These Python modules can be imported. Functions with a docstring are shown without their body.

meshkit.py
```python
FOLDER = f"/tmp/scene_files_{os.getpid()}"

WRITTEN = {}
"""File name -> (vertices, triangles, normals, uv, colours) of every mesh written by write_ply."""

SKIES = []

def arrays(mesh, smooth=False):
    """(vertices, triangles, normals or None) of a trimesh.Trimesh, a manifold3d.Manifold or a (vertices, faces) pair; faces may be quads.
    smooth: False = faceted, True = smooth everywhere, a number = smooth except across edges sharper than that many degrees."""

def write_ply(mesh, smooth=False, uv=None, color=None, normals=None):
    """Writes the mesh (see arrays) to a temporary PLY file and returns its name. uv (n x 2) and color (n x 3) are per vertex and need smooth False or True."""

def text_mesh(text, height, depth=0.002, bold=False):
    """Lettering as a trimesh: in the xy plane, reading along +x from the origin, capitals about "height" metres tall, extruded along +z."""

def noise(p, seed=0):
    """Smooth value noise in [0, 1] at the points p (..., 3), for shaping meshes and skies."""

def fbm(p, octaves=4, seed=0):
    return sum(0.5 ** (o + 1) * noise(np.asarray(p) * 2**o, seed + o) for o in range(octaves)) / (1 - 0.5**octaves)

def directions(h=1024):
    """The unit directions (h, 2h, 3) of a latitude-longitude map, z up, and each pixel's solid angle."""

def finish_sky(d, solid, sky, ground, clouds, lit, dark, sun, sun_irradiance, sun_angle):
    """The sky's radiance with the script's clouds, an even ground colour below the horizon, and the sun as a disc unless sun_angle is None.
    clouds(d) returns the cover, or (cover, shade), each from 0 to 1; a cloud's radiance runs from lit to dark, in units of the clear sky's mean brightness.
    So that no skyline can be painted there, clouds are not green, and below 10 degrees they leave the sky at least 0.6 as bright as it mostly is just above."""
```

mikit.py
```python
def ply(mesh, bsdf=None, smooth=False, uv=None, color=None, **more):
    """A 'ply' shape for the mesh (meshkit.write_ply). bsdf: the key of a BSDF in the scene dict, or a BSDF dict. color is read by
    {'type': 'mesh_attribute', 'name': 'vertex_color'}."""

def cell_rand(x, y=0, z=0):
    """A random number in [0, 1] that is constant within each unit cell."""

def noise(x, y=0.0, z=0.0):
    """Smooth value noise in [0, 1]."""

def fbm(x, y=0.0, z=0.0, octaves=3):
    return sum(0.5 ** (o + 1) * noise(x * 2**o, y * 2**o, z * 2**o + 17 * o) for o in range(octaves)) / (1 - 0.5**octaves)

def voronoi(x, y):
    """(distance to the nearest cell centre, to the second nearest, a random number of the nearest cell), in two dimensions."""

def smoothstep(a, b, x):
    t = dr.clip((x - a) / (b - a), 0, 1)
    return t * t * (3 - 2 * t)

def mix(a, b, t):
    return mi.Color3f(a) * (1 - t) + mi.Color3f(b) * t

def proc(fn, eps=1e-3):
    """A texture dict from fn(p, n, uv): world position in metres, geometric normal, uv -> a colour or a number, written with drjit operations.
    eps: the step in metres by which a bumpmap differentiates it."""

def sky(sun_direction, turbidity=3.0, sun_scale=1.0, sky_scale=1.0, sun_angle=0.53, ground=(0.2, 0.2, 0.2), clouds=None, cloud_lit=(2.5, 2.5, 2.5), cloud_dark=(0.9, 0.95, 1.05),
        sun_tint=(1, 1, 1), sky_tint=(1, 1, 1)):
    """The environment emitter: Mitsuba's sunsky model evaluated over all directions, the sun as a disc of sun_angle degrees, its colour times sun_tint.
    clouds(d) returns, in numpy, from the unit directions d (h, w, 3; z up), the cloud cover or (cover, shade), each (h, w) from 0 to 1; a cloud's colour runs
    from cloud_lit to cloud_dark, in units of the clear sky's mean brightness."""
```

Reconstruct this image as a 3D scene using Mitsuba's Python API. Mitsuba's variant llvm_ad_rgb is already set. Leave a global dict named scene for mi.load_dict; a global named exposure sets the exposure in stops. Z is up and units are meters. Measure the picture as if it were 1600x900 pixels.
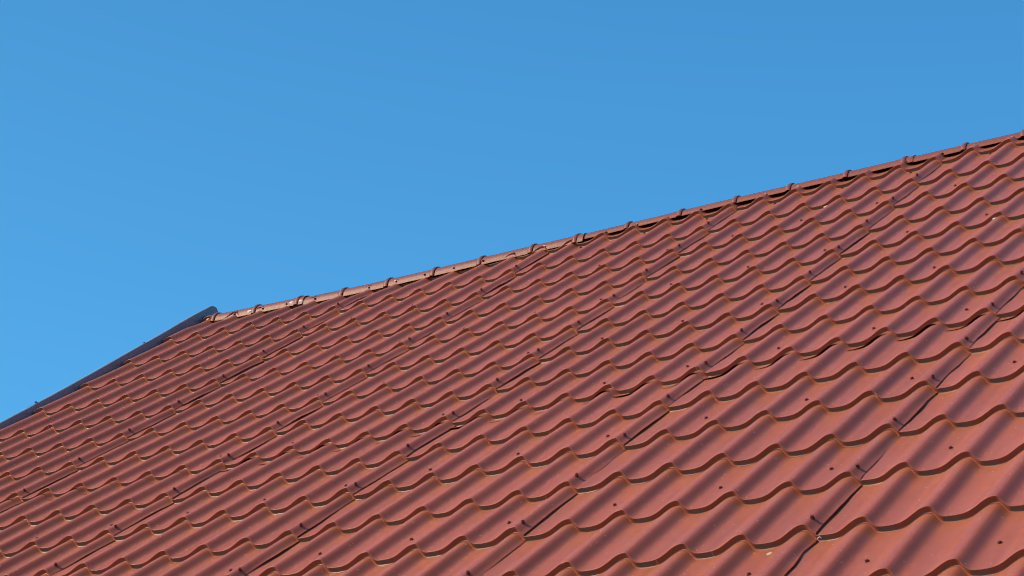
import math, random
import numpy as np
import trimesh
import drjit as dr
import mitsuba as mi
import mikit, meshkit
from scipy.interpolate import CubicSpline

random.seed(7)
rng = np.random.default_rng(7)
scene = {'type': 'scene'}
labels = {}

# ------------------------------------------------------------------ roof frame
# roof coordinates: u along the ridge, v up the slope, h out of the roof plane
SLOPE = math.radians(35.15567)
CS, SN = math.cos(SLOPE), math.sin(SLOPE)
Z0 = 4.40                      # height of the lap line of the sheets (v = 0)


def sag(u, v):
    """the slope is not perfectly flat: the rafters give a little in the middle"""
    u = np.clip(u, -3.45, 3.2)
    w = np.clip(v, -2.7, 3.45) - 0.4
    return 0.003756 * u**2 + 0.00108 * w**2 + 0.001916 * u * w - 0.00105 * u**3 - 0.00082 * u**2 * w - 0.000882 * u * w**2 + 0.000909 * w**3


def W(u, v, h):
    u, v, h = np.broadcast_arrays(*(np.asarray(a, float) for a in (u, v, h)))
    h = h + sag(u, v)
    return np.stack([u, v * CS - h * SN, Z0 + v * SN + h * CS], -1)


def D(u, v, h):                # a direction of the roof frame in world axes
    return np.array([u, v * CS - h * SN, v * SN + h * CS])


# ------------------------------------------------------------------ camera, sky, exposure
C0 = np.array([4.729959, -7.625373, 1.857976])
cam = np.array([C0[0], C0[1] * CS - C0[2] * SN, Z0 + C0[1] * SN + C0[2] * CS])
fwd = D(-0.484515, 0.860641, -0.156659)
fwd /= np.linalg.norm(fwd)
T = mi.ScalarTransform4f
scene['camera'] = {
    'type': 'perspective', 'fov': 24.42875, 'fov_axis': 'x', 'near_clip': 0.1, 'far_clip': 5000.0,
    'to_world': T().look_at(origin=cam.tolist(), target=(cam + fwd).tolist(), up=[0, 0, 1]),
    'film': {'type': 'hdrfilm', 'width': 1024, 'height': 576, 'rfilter': {'type': 'gaussian'}},
    'sampler': {'type': 'independent', 'sample_count': 64},
}
SUN = D(-0.565, 0.01, 0.825)
scene['sky'] = mikit.sky(SUN.tolist(), turbidity=3.0, sky_tint=(0.42, 1.08, 1.29), ground=(0.16, 0.16, 0.13))
exposure = 2.1

# ------------------------------------------------------------------ materials
PITCH = 1.1 / 6
STEP = 0.4


def paint_color(p, n, uv):
    """oxide red coil coating; uv = (waves from a crest, course fraction; below 0 on the riser)"""
    px = uv.x - dr.floor(uv.x)
    big = mikit.fbm(p.x * 1.3, p.y * 1.3, p.z * 1.3, 3)
    fine = mikit.fbm(p.x * 60, p.y * 60, p.z * 60, 3)
    base = mikit.mix((0.226, 0.058, 0.034), (0.276, 0.073, 0.043), big)
    sheet = mikit.cell_rand((p.x - 0.013) / 1.1, 3, dr.select(p.z > Z0, 1.0, 0.0))
    v = p.y * CS + (p.z - Z0) * SN
    streak = mikit.fbm(p.x * 34, v * 1.6, 5.0, 3)
    base = base * ((0.93 + 0.14 * fine) * (0.95 + 0.10 * sheet) * (0.86 + 0.28 * streak))
    # dust that washes down and settles in the pan, below the riser of the next course
    fr = uv.y - dr.floor(uv.y)
    dust = mikit.smoothstep(0.45, 1.0, fr + 0.25 * (mikit.fbm(p.x * 9, p.y * 9, p.z * 9, 3) - 0.5))
    base = mikit.mix(base, (0.285, 0.088, 0.045), 0.40 * dust)
    # pale specks of lime and lichen
    d1, d2, r = mikit.voronoi(p.x * 38, (p.y + p.z) * 26)
    speck = dr.select((r > 0.93) & (d1 < 0.09), 1.0, 0.0)
    base = mikit.mix(base, (0.42, 0.27, 0.21), 0.6 * speck)
    # grime caught on the flat of the riser
    edge = mikit.noise(p.x * 160, p.y * 30, p.z * 160) * 0.03
    g = mikit.smoothstep(0.215, 0.225, px + edge - 0.015) * (1 - mikit.smoothstep(0.44, 0.58, px + edge))
    g = g * dr.select((uv.y < -0.012) & (uv.y > -0.082), 1.0, 0.0) * (0.55 + 0.45 * mikit.noise(p.x * 220, p.y * 220, p.z * 90))
    return mikit.mix(base, (0.165, 0.112, 0.082), dr.clip(g * 1.1, 0, 1))


def paint_rough(p, n, uv):
    return 0.30 + 0.12 * mikit.fbm(p.x * 5, p.y * 5, p.z * 5, 3)


def bump_fn(p, n, uv):
    return mikit.fbm(p.x * 90, p.y * 90, p.z * 90, 2)


def mat(key, d):
    scene[key] = d
    return key


def two(d):
    return {'type': 'twosided', 'bsdf': d}


def prin(col, rough=0.5, spec=0.5, metal=0.0, **k):
    c = {'type': 'rgb', 'value': list(col)} if not isinstance(col, dict) else col
    return two({'type': 'principled', 'base_color': c, 'roughness': rough, 'specular': spec, 'metallic': metal, **k})


PAINT = mat('red_paint', prin(mikit.proc(paint_color), mikit.proc(paint_rough), 0.22))


def cap_color(p, n, uv):
    f = mikit.fbm(p.x * 6, p.y * 6, p.z * 6, 4)
    return mikit.mix((0.160, 0.040, 0.026), (0.205, 0.055, 0.036), f)


CAP = mat('cap_paint', prin(mikit.proc(cap_color), 0.5, 0.2))
SCREW = mat('screw_paint', prin((0.11, 0.028, 0.022), 0.4, 0.4))


def trim_color(p, n, uv):
    f = mikit.fbm(p.x * 8, p.y * 8, p.z * 8, 4)
    return mikit.mix((0.14, 0.13, 0.155), (0.20, 0.185, 0.215), f)


TRIM = mat('trim_paint', prin(mikit.proc(trim_color), 0.35, 0.5))
SEAL = mat('sealant', prin((0.62, 0.52, 0.46), 0.7, 0.3))
LEAF = mat('dry_leaf_skin', prin((0.36, 0.25, 0.16), 0.8, 0.2))
WHITE = mat('white_fluff', prin((0.6, 0.6, 0.58), 0.7, 0.3))
DROP = mat('pale_fleck', prin((0.46, 0.40, 0.34), 0.8, 0.3))


def wood_color(p, n, uv):
    f = mikit.fbm(p.x * 3, p.y * 40, p.z * 40, 3)
    return mikit.mix((0.10, 0.07, 0.045), (0.16, 0.11, 0.07), f)


WOOD = mat('deck_wood', prin(mikit.proc(wood_color), 0.8, 0.2))


def plaster_color(p, n, uv):
    f = mikit.fbm(p.x * 3, p.y * 3, p.z * 3, 4)
    return mikit.mix((0.52, 0.48, 0.40), (0.60, 0.56, 0.48), f)


PLASTER = mat('wall_plaster', prin(mikit.proc(plaster_color), 0.9, 0.2))


def ground_color(p, n, uv):
    f = mikit.fbm(p.x * 0.35, p.y * 0.35, 0, 4)
    g = mikit.fbm(p.x * 14, p.y * 14, 0, 3)
    return mikit.mix((0.07, 0.10, 0.035), (0.20, 0.17, 0.11), mikit.smoothstep(0.35, 0.65, 0.6 * f + 0.4 * g))


GROUND = mat('ground_soil', prin(mikit.proc(ground_color), 0.95, 0.1))

# ------------------------------------------------------------------ helpers


def numbered(key):
    if key not in scene:
        return key
    k = 1
    while f'{key}_{k:03d}' in scene:
        k += 1
    return f'{key}_{k:03d}'


def add(key, mesh, m, smooth=False, uv=None):
    key = numbered(key)
    scene[key] = mikit.ply(mesh, m, smooth=smooth, uv=uv)
    return key


def grid_faces(nr, nc):
    i, j = np.meshgrid(np.arange(nr - 1), np.arange(nc - 1), indexing='ij')
    a = i * nc + j
    return np.stack([a, a + 1, a + nc + 1, a + nc], -1).reshape(-1, 4)


def tri(verts, quads):
    q = np.asarray(quads)
    return trimesh.Trimesh(np.asarray(verts).reshape(-1, 3), np.vstack([q[:, [0, 1, 2]], q[:, [0, 2, 3]]]), process=False)


def box8(c):
    """closed hexahedron from 8 corners: bottom 4 (ccw seen from outside above), top 4"""
    f = np.array([[3, 2, 1, 0], [4, 5, 6, 7], [0, 1, 5, 4], [1, 2, 6, 5], [2, 3, 7, 6], [3, 0, 4, 7]])
    return tri(c, f)


def ubox(u0, u1, v0, v1, h0, h1):
    return box8([W(u0, v0, h0), W(u1, v0, h0), W(u1, v1, h0), W(u0, v1, h0), W(u0, v0, h1), W(u1, v0, h1), W(u1, v1, h1), W(u0, v1, h1)])


def wbox(x0, x1, y0, y1, z0, z1):
    return box8([[x0, y0, z0], [x1, y0, z0], [x1, y1, z0], [x0, y1, z0], [x0, y0, z1], [x1, y0, z1], [x1, y1, z1], [x0, y1, z1]])


# ------------------------------------------------------------------ the pressed profile
_p = [0, .06, .12, .18, .25, .33, .45, .55, .65, .75, .85, .93, 1.0]
_h = [29, 26.6, 15.8, 5.6, 1.2, 0.2, 0.3, 2.0, 6.8, 15.0, 23.6, 28.0, 29]
_sp = CubicSpline(_p, _h, bc_type='periodic')
CREST = -0.095                 # crest position relative to the seam, in waves
AMP = 0.0285
RISE = 0.0190                  # height of the step
LOW, TOP = 0.0095 - RISE, 0.0095
EDGE = 0.020                   # the lip of a pan stands this far below the lip of a crest
LEAN = -0.0020
LAP = 0.105 * PITCH           # the sheets reach this far past the seam line, down the flank of the crest


def wave(u):
    p = np.mod(u / PITCH - CREST, 1.0)
    return _sp(p) / 1000.0 * AMP / 0.029


def lipv(u):                   # plan shape of the step edge
    return -EDGE * (1 - wave(u) / AMP)


def uneven(u, v, seed):
    return 0.0016 * (meshkit.fbm(np.stack([u * 8.3, v * 7.1, np.zeros_like(u) + seed], -1), 2, 6) - 0.5) + 0.0044 * (meshkit.fbm(np.stack([u * 2.1, v * 2.6, np.zeros_like(u) + seed], -1), 3, 3) - 0.5)


class Sheet:
    def __init__(self, u0, u1, r0, r1, du, dv, seed, upper, first=False, nb=(0.0, 0.0)):
        self.nb = nb
        self.u0, self.u1, self.r0, self.r1, self.du, self.dv, self.seed, self.upper, self.first = u0, u1, r0, r1, du, dv, seed, upper, first
        r = np.random.default_rng(seed)
        self.lift = r.uniform(0.0003, 0.0034, 40)
        self.lift[r.random(40) < 0.25] *= 1.6
        self.dh = r.normal(0, 0.0006, 40)
        self.ph = r.uniform(0, 20)

    def surf(self, u, v, fr, j, add_h):
        """world points of the sheet; u, v arrays, fr = course fraction, j = course number"""
        h = wave(u) + add_h + self.dh[(j - self.r0) % 40]
        k = (j - self.r0) % 40
        # right edge: laps over the next sheet and stands off it a little between the screws
        t = np.clip((u - (self.u1 - 0.016)) / 0.016, 0, 1)
        f = np.clip(fr, 0, 1)
        up = self.lift[k] * np.sin(np.pi * f) ** 1.5 * (0.45 + 1.1 * meshkit.fbm(np.stack([v * 17, v * 0 + self.seed, v * 0], -1), 3, 5)) + 0.0012
        h = h + t * t * up
        jit = (meshkit.fbm(np.stack([v * 9, v * 0 + self.seed * 1.7, v * 0], -1), 3, 8) - 0.5) * 0.016
        ue = t * jit
        # left edge lies under its neighbour
        if not self.first:
            t = np.clip(((self.u0 + 0.030) - u) / 0.015, 0, 1)
            h = h - 0.0030 * t
        h = h + uneven(u, v, self.ph)
        # pressed down where the ridge cap bears on the crests
        t = np.clip((v - 2.95) / 0.2, 0, 1)
        h = h - 0.012 * t * t * (3 - 2 * t) * np.clip((-1.2 - u) / 0.6, 0, 1)
        t = np.clip((u - self.u0 - 0.03) / 0.10, 0, 1)
        t = t * t * (3 - 2 * t)
        return W(u + ue + self.nb[0] * (1 - t) + self.du * t, v + self.nb[1] * (1 - t) + self.dv * t, h)

    def ucoords(self, per):
        a = self.u0 - (0.0 if self.first else 0.045)
        n = int(round((self.u1 - a) / PITCH * per)) + 1
        u = np.linspace(a, self.u1, n)
        return u

    def course(self, j, vmax=None, per=24, nv=9):
        u = self.ucoords(per)
        v0 = j * STEP
        rows = []              # (v, extra h, fr, uv y)
        e = lipv(u)
        if self.upper and j == self.r0:
            # the sheet's own end: a lip that runs on over the sheet below, standing off it unevenly
            gap = 0.0022 + 0.0062 * np.clip(meshkit.fbm(np.stack([u * 5.2, u * 0 + self.seed * 3.1, u * 0], -1), 2, 9) - 0.42, 0, 1) * 2.2
            for d, y in ((0.046, -0.13), (0.026, -0.11), (0.009, -0.10)):
                rows.append((v0 + e - LEAN - d, LOW + RISE * d / STEP + gap * (d / 0.046), 0 * u, y))
        # hollow bend at the foot of the riser, the riser, rounded bend at its head
        vb, rb, rt = v0 + e - LEAN, 0.0044, 0.0016
        for k in range(6):
            a = math.radians(90 * k / 5)
            rows.append((vb - rb + rb * math.sin(a), LOW + 0.0003 + rb * (1 - math.cos(a)) + 0 * u, 0 * u, -0.09 + 0.012 * k / 5))
        rows.append((vb + LEAN * 0.3, LOW + rb + (RISE - rb - rt) * 0.4 + 0 * u, 0 * u, -0.05))
        for k in range(6):
            a = math.radians(90 * k / 5)
            rows.append((vb + LEAN * 0.6 + rt * (1 - math.cos(a)), TOP - rt + rt * math.sin(a) + 0 * u, 0 * u, -0.02 + 0.024 * k / 5))
        end = (j + 1) * STEP + e - LEAN
        if self.upper is False and j == self.r1:
            end = end + 0.05   # runs on under the sheet above
        if vmax is not None:
            end = np.minimum(end, vmax - 0.100 * np.clip((-0.80 - u) / 0.15, 0, 1))
        for s in np.linspace(0, 1, nv)[1:]:
            s = s if s < 1 else 1
            v = (v0 + e + 0.0028) * (1 - s) + end * s
            fr = (v - v0) / STEP
            hh = TOP - RISE * fr
            rows.append((v, hh, np.clip(fr, 0, 1), None))
        P, UV = [], []
        for v, hh, fr, y in rows:
            P.append(self.surf(u, v, fr, j, hh))
            yy = np.clip(fr, 0.006, 0.999) if y is None else np.full_like(u, y)
            UV.append(np.stack([u / PITCH - CREST + 40, yy], -1))
        m = tri(np.array(P), grid_faces(len(rows), len(u)))
        return m, np.array(UV).reshape(-1, 2)


def screw_mesh(head=0.0050, tall=0.0056, washer=0.0070):
    a = trimesh.creation.cylinder(washer, 0.0016, sections=14)
    a.apply_translation([0, 0, 0.0008])
    b = trimesh.creation.cylinder(head, tall, sections=6)
    b.apply_translation([0, 0, 0.0016 + tall / 2])
    c = trimesh.creation.cylinder(head * 1.22, 0.0012, sections=14)
    c.apply_translation([0, 0, 0.0022])
    return trimesh.util.concatenate([a, b, c])


screw_ply = mikit.ply(screw_mesh(), SCREW, smooth=False)
tall_screw_ply = mikit.ply(screw_mesh(0.0054, 0.0080, 0.0074), SCREW, smooth=False)
trim_screw_ply = mikit.ply(screw_mesh(0.0064, 0.0095, 0.0088), TRIM, smooth=False)


def frame_at(pt, nrm, spin):
    z = nrm / np.linalg.norm(nrm)
    x = np.cross([0.3, 1, 0.2], z)
    x /= np.linalg.norm(x)
    y = np.cross(z, x)
    c, s = math.cos(spin), math.sin(spin)
    M = np.eye(4)
    M[:3, 0], M[:3, 1], M[:3, 2], M[:3, 3] = c * x + s * y, -s * x + c * y, z, pt
    return T(M.tolist())


def add_screw(key, src, pt, nrm):
    key = numbered(key)
    nrm = np.asarray(nrm) + 0.13 * rng.normal(size=3)
    scene[key] = {**src, 'to_world': frame_at(np.asarray(pt), nrm, rng.uniform(0, 6.28))}


# ------------------------------------------------------------------ ground
g = 600.0
add('ground', tri([[-g, -g, 0], [g, -g, 0], [g, g, 0], [-g, g, 0]], [[0, 1, 2, 3]]), GROUND)
labels['ground'] = {'kind': 'structure'}

# ------------------------------------------------------------------ the house
H = 'house'
labels[H] = {'label': 'house with a red metal tile roof, round ridge caps and dark grey verge trim', 'category': 'house'}
VR = 3.329                     # where the two slopes would meet
YR = VR * CS
ULEFT, URIGHT = -3.375, 5.5
EAVE = -3.2

# walls and gables
wz = Z0 + EAVE * SN + 0.45 * math.tan(SLOPE) - 0.30
y0, y1 = EAVE * CS + 0.45, 2 * YR - EAVE * CS - 0.45
x0, x1 = ULEFT + 0.25, URIGHT - 0.25
add(H + '__wall', wbox(x0, x1, y0, y0 + 0.3, 0, wz), PLASTER)
add(H + '__wall', wbox(x0, x1, y1 - 0.3, y1, 0, wz), PLASTER)
for xa in (x0, x1 - 0.3):
    add(H + '__wall', wbox(xa, xa + 0.3, y0 + 0.3, y1 - 0.3, 0, wz), PLASTER)
    top = wz + (YR - y0) * math.tan(SLOPE) - 0.02
    a = np.array([[xa, y0 + .02, wz], [xa, y1 - .02, wz], [xa, YR, top], [xa + .3, y0 + .02, wz], [xa + .3, y1 - .02, wz], [xa + .3, YR, top]])
    add(H + '__gable_wall', trimesh.Trimesh(a, [[0, 2, 1], [3, 4, 5], [0, 3, 5], [0, 5, 2], [1, 2, 5], [1, 5, 4], [0, 1, 4], [0, 4, 3]], process=False), PLASTER)
# boarding under the sheets, both slopes
us = np.linspace(ULEFT + 0.01, URIGHT - 0.01, 24)


def deck(mirror):
    P = []
    for v, h in ((EAVE + 0.05, -0.11), (EAVE + 0.05, -0.055), (0.0, -0.055), (VR - 0.04, -0.055), (VR - 0.04, -0.11), (0.0, -0.11), (EAVE + 0.05, -0.11)):
        P.append(W(us, v, h))
    P = np.array(P)
    if mirror:
        P[..., 1] = 2 * YR - P[..., 1]
    return tri(P, grid_faces(7, len(us)))


add(H + '__roof_deck', deck(False), WOOD)
add(H + '__roof_deck', deck(True), WOOD)

# the sheets of the front slope: per column (right seam) its own small misplacement, lower and upper sheet
DU = {-2: (0.0, 0.0038), -1: (-0.0009, -0.0006), 0: (0.004, -0.006), 1: (-0.0008, -0.0064), 2: (0.0089, -0.0018)}
DV = {-2: (0.0, 0.0008), -1: (-0.0002, -0.0006), 0: (-0.0015, 0.0005), 1: (0.0075, -0.0107), 2: (0.005, -0.0018)}
for c in range(-2, 6):
    uR = c * 1.1
    uL = uR - 1.1 if c > -2 else ULEFT
    for half in (0, 1):
        r0, r1 = ((-8, -1), (0, 8))[half]
        sh = Sheet(uL, uR + LAP, r0, r1, DU.get(c, (0, 0))[half], DV.get(c, (0, 0))[half], 100 + 2 * (c + 3) + half, bool(half), c == -2, (DU.get(c - 1, (0, 0))[half], DV.get(c - 1, (0, 0))[half]))
        key = H + '__roof_sheet'
        k = (c + 2) * 2 + half
        key = key if k == 0 else f'{key}_{k:03d}'
        near = c <= 3
        for j in range(r0, r1 + 1):
            m, uv = sh.course(j, vmax=VR - 0.012 if j == 8 else None, per=24 if near else 12, nv=9 if near else 5)
            add(key + '__tile_course', m, PAINT, smooth=True, uv=uv)
        if not near:
            continue
        for j in range(r0, r1 + 1):
            if j < 8:          # through the crest of the side lap
                u = uR + (CREST + 0.075) * PITCH + rng.normal(0, 0.002)
                v = j * STEP + 0.05 + rng.normal(0, 0.006)
                if not (c == -2 and False):
                    pt = sh.surf(np.array([u]), np.array([v]), np.array([0.1]), j, np.array([TOP - RISE * 0.12]))[0]
                    add_screw(key + '__screw', tall_screw_ply, pt - D(0, 0, 0.0005), D(0.25, 0, 1))
            if j % 2 == 0 and j < 8 or j == 7:
                for q in range(-2 if c == -2 else 0, 3):   # in the pans, every second wave
                    u = uR - 1.1 + (1.34 + 2 * q) * PITCH + rng.normal(0, 0.008)
                    if u < uL + 0.05:
                        continue
                    fr = (0.40 if j < 7 else 0.90) + rng.normal(0, 0.02)
                    v = j * STEP + fr * STEP
                    pt = sh.surf(np.array([u]), np.array([v]), np.array([fr]), j, np.array([TOP - RISE * fr]))[0]
                    add_screw(key + '__screw', screw_ply, pt - D(0, 0, 0.0005), D(0, 0, 1))

# the back slope, out of the camera's sight: whole sheets
for c in range(-2, 6):
    uR = c * 1.1
    sh = Sheet(uR - 1.1 if c > -2 else ULEFT, uR, -8, 8, 0, 0, 300 + c, False, c == -2)
    ms, uvs = zip(*[sh.course(j, vmax=VR - 0.012 if j == 8 else None, per=8, nv=3) for j in range(-8, 9)])
    m = trimesh.util.concatenate(ms)
    v = np.array(m.vertices)
    v[:, 1] = 2 * YR - v[:, 1]
    k = numbered(H + '__back_roof_sheet')
    scene[k] = mikit.ply(trimesh.Trimesh(v, m.faces[:, ::-1], process=False), PAINT, smooth=True, uv=np.vstack(uvs))

# ------------------------------------------------------------------ ridge caps
RC = 0.070                     # radius of the half round
A0, A1 = math.radians(166), math.radians(14)
_e = np.array([3.27 * CS - 0.034 * SN, 3.27 * SN + 0.034 * CS])
YC, ZC = _e[0] - RC * math.cos(A0), _e[1] - RC * math.sin(A0)


def ridge_dz(u):
    return sag(np.asarray(u, float), VR) * CS


def cap_section(r, n=22, skirt=0.004):
    a = np.linspace(A0, A1, n)
    y, z = YC + r * np.cos(a), ZC + r * np.sin(a)
    # small flange that stiffens the edge
    y = np.r_[y[0] - 0.006, y[0] - 0.004, y, y[-1] + 0.004, y[-1] + 0.006]
    z = np.r_[z[0] - skirt, z[0] - skirt + 0.0005, z, z[-1] - 0.0035, z[-1] - 0.004]
    return y, z


def sweep(us, rs, dh, skirt=0.004):
    P = []
    for u, r, d in zip(us, rs, dh):
        y, z = cap_section(r, skirt=skirt)
        P.append(np.stack([np.full_like(y, u), y + d[0], z + Z0 + ridge_dz(u) + d[1]], -1))
    P = np.array(P)
    return tri(P, grid_faces(len(P), P.shape[1])[:, ::-1])


JOINT = [-3.285, -2.997, -2.701, -2.403, -2.103, -1.804, -1.504, -1.190, -0.924, -0.623, -0.321, -0.01, 0.289, 0.594, 0.896, 1.206] + [1.206 + 0.3028 * k for k in range(1, 15)]
# each cap is laid a little out of line: slide down the slope and lift, at its left and right end
PIECES = [(-3.370, -2.655, -0.118, -0.118, -0.0035, -0.0045), (-2.695, -0.875, -0.120, -0.082, -0.0100, 0.0015), (-0.92, 0.945, -0.074, -0.03, 0.0005, 0.001),
          (0.90, 2.76, -0.03, -0.03, -0.003, -0.003), (2.71, 4.57, -0.03, -0.03, -0.002, 0.0), (4.52, 5.56, -0.03, -0.03, 0, 0)]
for ip, (ua, ub, va_, vb_, da, db) in enumerate(PIECES):
    key = H + '__ridge_cap' + (f'_{ip:03d}' if ip else '')
    last = ip == len(PIECES) - 1
    skirt = 0.016 if ip < 2 else 0.005
    uu = np.linspace(ua, ub, 60)
    r = RC + np.where(uu > ub - 0.085, 0.0016, 0.0)
    r = r + 0.0012 * (meshkit.fbm(np.stack([uu * 3, uu * 0 + ip, uu * 0], -1), 2, 4) - 0.5)

    def dh(x):
        f = (np.asarray(x, float) - ua) / (ub - ua)
        a, b = va_ + (vb_ - va_) * f, da + (db - da) * f + 0.0015 * np.sin(x * 4.1 + ip)
        return np.stack([a * CS - b * SN, a * SN + b * CS], -1)

    scene[key] = mikit.ply(sweep(uu, r, dh(uu), skirt), CAP, smooth=40)
    js = [x for x in sorted(JOINT) if ua + 0.03 < x < ub + (0.2 if last else 0.01) and x < ub - 0.02]
    for x in js:
        x = x + rng.normal(0, 0.002)
        prof = np.array([[-0.016, 0.0005], [-0.013, 0.0035], [-0.007, 0.0068], [0.0, 0.0078], [0.007, 0.0068], [0.0115, 0.0045], [0.0125, 0.0005]])
        add(key + '__rib', sweep(x + prof[:, 0], RC + 0.0014 + prof[:, 1], np.repeat(dh(x)[None], len(prof), 0), skirt), CAP, smooth=35)
    # screws along the lower edge, at the crests of the sheets
    for w in range(-30, 40):
        u = (w + CREST + 0.02) * PITCH + rng.normal(0, 0.006)
        if not (ua + 0.05 < u < min(ub - 0.03, 3.0)):
            continue
        a = math.radians(160)
        d = dh(u)
        pt = np.array([u, YC + (RC + 0.0005) * math.cos(a) + d[0], ZC + (RC + 0.0005) * math.sin(a) + Z0 + ridge_dz(u) + d[1]])
        add_screw(key + '__screw', screw_ply, pt, [0, math.cos(a), math.sin(a)])


def blob(pt, r, seed, squash=(1, 1, 1)):
    s = trimesh.creation.icosphere(3, 1.0)
    v = np.array(s.vertices)
    v *= (0.75 + 0.55 * meshkit.fbm(v * 2.3 + seed, 3, seed))[:, None]
    v = v * r * np.array(squash) + pt
    return trimesh.Trimesh(v, s.faces, process=False)


# sealant squeezed out at the lap of the caps
for key, x in ((H + '__ridge_cap', -3.362), (H + '__ridge_cap', -3.325), (H + '__ridge_cap', -3.028), (H + '__ridge_cap', -2.735), (H + '__ridge_cap', -2.672)):
    a = math.radians(157)
    b, c_ = -0.118, -0.010
    pt = np.array([x, YC + RC * math.cos(a) + b * CS - c_ * SN, ZC + RC * math.sin(a) + Z0 + ridge_dz(x) + b * SN + c_ * CS])
    add(key + '__sealant', blob(pt, 0.014, int(abs(x) * 100), (1.2, 0.6, 0.8)), SEAL, smooth=True)

# ------------------------------------------------------------------ verge trim


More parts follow.
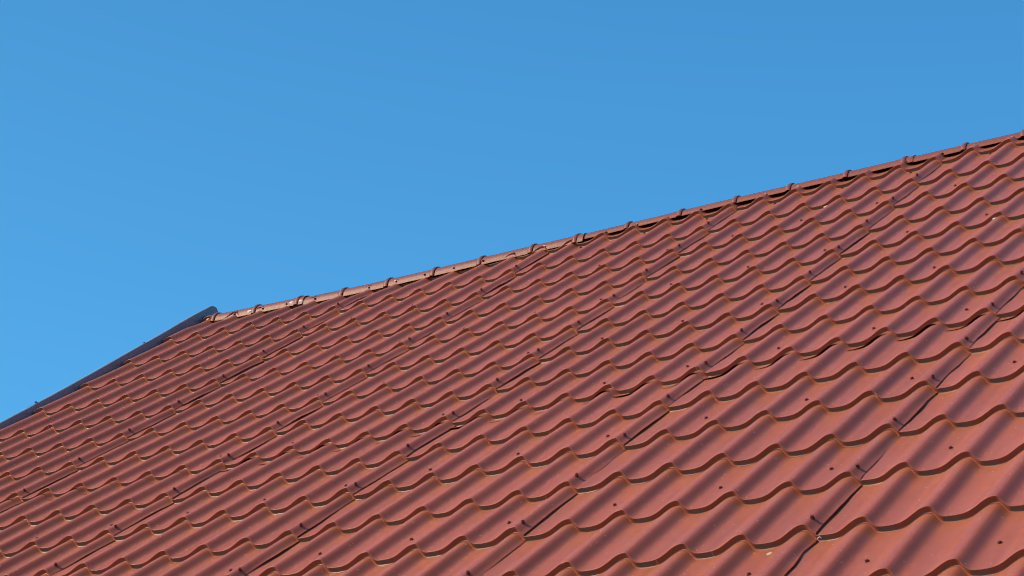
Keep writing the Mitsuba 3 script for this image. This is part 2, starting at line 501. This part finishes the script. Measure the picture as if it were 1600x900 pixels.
def verge(side, mirror):
    """folded sheet-metal trim: pieces lapped up the slope"""
    u_in = ULEFT if side < 0 else URIGHT + 0.01
    s = side
    cuts = [EAVE - 0.03, -1.55, 0.35, 1.64, 2.64, 3.385] if not mirror else [EAVE - 0.03, 0.2, 3.28]
    for i in range(len(cuts) - 1):
        va, vb = cuts[i], cuts[i + 1] + (0.04 if i < len(cuts) - 2 else 0)
        o = 0.0012 * (i % 2)
        sec = [(0.030, -0.010), (0.004, -0.012), (0.0, -0.008), (0.0, 0.0435 + o), (0.0015, 0.0485 + o), (0.0055, 0.0515 + o), (0.011, 0.0525 + o), (0.030, 0.0505 + o), (0.075, 0.0380 + o), (0.082, 0.034 + o), (0.083, 0.029 + o), (0.083, -0.115), (0.078, -0.122)]
        vs = np.r_[np.linspace(va, vb - 0.045, 20), np.linspace(vb - 0.04, vb, 8)]
        drop = 0.009 * np.clip((vs - 3.12) / 0.26, 0, 1) ** 1.5 - 0.004 * np.clip((vs - 1.9) / 0.6, 0, 1) + 0.02 * np.clip((vs - 3.345) / 0.04, 0, 1) ** 2
        P = np.array([W(u_in + s * a + o * -s, vs, hh - drop) for a, hh in sec])
        # sheet thickness
        Q = np.array([W(u_in + s * (a + (0.0012 if 1 < n < 6 else 0)) + o * -s, vs, hh - 0.0014 - drop) for n, (a, hh) in enumerate(sec)])
        P = np.concatenate([P, Q[::-1]])
        P = np.concatenate([P, P[:1]])
        if mirror:
            P[..., 1] = 2 * YR - P[..., 1]
        m = tri(P, grid_faces(len(P), len(vs)))
        k = numbered(H + '__verge_trim')
        scene[k] = mikit.ply(m, TRIM, smooth=40)
        if side < 0 and not mirror:
            for v in ((va + 0.02,) if i else ()):
                pt = W(u_in - 0.012, v, 0.0520 + o)
                add_screw(k + '__screw', trim_screw_ply, pt, D(0, 0, 1))


for side in (-1, 1):
    verge(side, False)
    verge(side, True)

# eaves: fascia boards and gutters
for mir in (False, True):
    P = [wbox(ULEFT, URIGHT, EAVE * CS + 0.02, EAVE * CS + 0.045, Z0 + EAVE * SN - 0.20, Z0 + EAVE * SN - 0.03)]
    m = P[0]
    a = np.linspace(math.pi, 2 * math.pi, 14)
    y = np.r_[EAVE * CS - 0.055 + 0.06 * np.cos(a)]
    z = Z0 + EAVE * SN - 0.045 + 0.06 * np.sin(a)
    gp = np.array([np.stack([np.full_like(y, x), y, z], -1) for x in (ULEFT - 0.05, URIGHT + 0.05)])
    gm = tri(gp, grid_faces(2, len(y)))
    if mir:
        for q in (m, gm):
            v = np.array(q.vertices)
            v[:, 1] = 2 * YR - v[:, 1]
            q.vertices = v
    add(H + '__fascia', m, TRIM)
    add(H + '__gutter', gm, TRIM, smooth=True)

# ------------------------------------------------------------------ small things lying on the sheets


def on_sheet(u, v):
    fr = v / STEP - math.floor(v / STEP)
    return W(u, v, float(wave(np.array([u]))[0]) + TOP - RISE * fr)


def fleck(name, label, cat, u, v, r, seed, squash, m, group=None):
    k = numbered(name)
    s = blob(np.zeros(3), r, seed, squash)
    z = D(0, 0, 1)
    x = D(1, 0, 0)
    y = D(0, 1, 0)
    pts = np.array(s.vertices)
    pts = on_sheet(u, v) + pts[:, :1] * x + pts[:, 1:2] * y + (pts[:, 2:] + r * squash[2] * 0.3) * z
    scene[k] = mikit.ply(trimesh.Trimesh(pts, s.faces, process=False), m, smooth=True)
    labels[k] = {'label': label, 'category': cat}

fleck('bird_dropping', 'pale fleck on the second course below the ridge cap, right of centre', 'bird dropping', 0.669, 2.724, 0.012, 3, (1.9, 1.6, 0.12), DROP)
fleck('bird_dropping', 'small grey white fleck just below a step at the right edge of the roof', 'bird dropping', 1.794, 1.591, 0.009, 5, (1.4, 1.5, 0.15), DROP)
fleck('bird_dropping', 'tiny pale fleck under the ridge cap in the left half of the roof', 'bird dropping', -2.140, 3.086, 0.008, 9, (1.2, 1.6, 0.15), DROP)
fleck('dry_leaf', 'small pale tan dry leaf lying below a step beside the nearest sheet seam', 'leaf', 2.105, -2.063, 0.006, 11, (1.2, 1.9, 0.16), LEAF)
# a curl of white fluff stuck to the riser beside the nearest seam
a = np.linspace(0.3, 4.2, 26)
fl = np.stack([2.241 + 0.0055 * np.cos(a), -2.016 + 0 * a - 0.006, 0.006 + 0.006 * np.sin(a)], -1)
pts, fs = [], []
R = 0.0011
cen = W(fl[:, 0], fl[:, 1], fl[:, 2] + float(wave(np.array([2.241]))[0]) + LOW + 0.004)
tg = np.gradient(cen, axis=0)
tg /= np.linalg.norm(tg, axis=1, keepdims=True)
n1 = D(0, -1, 0) - (tg @ D(0, -1, 0))[:, None] * tg
n1 /= np.linalg.norm(n1, axis=1, keepdims=True)
n2 = np.cross(tg, n1)
an = np.linspace(0, 2 * np.pi, 9)
ring = cen[:, None] + R * (np.cos(an)[None, :, None] * n1[:, None] + np.sin(an)[None, :, None] * n2[:, None])
add('fluff', tri(ring, grid_faces(len(cen), 9)), WHITE, smooth=True)
labels['fluff'] = {'label': 'tiny white curl of fluff stuck to a step edge right of the nearest seam', 'category': 'fluff'}
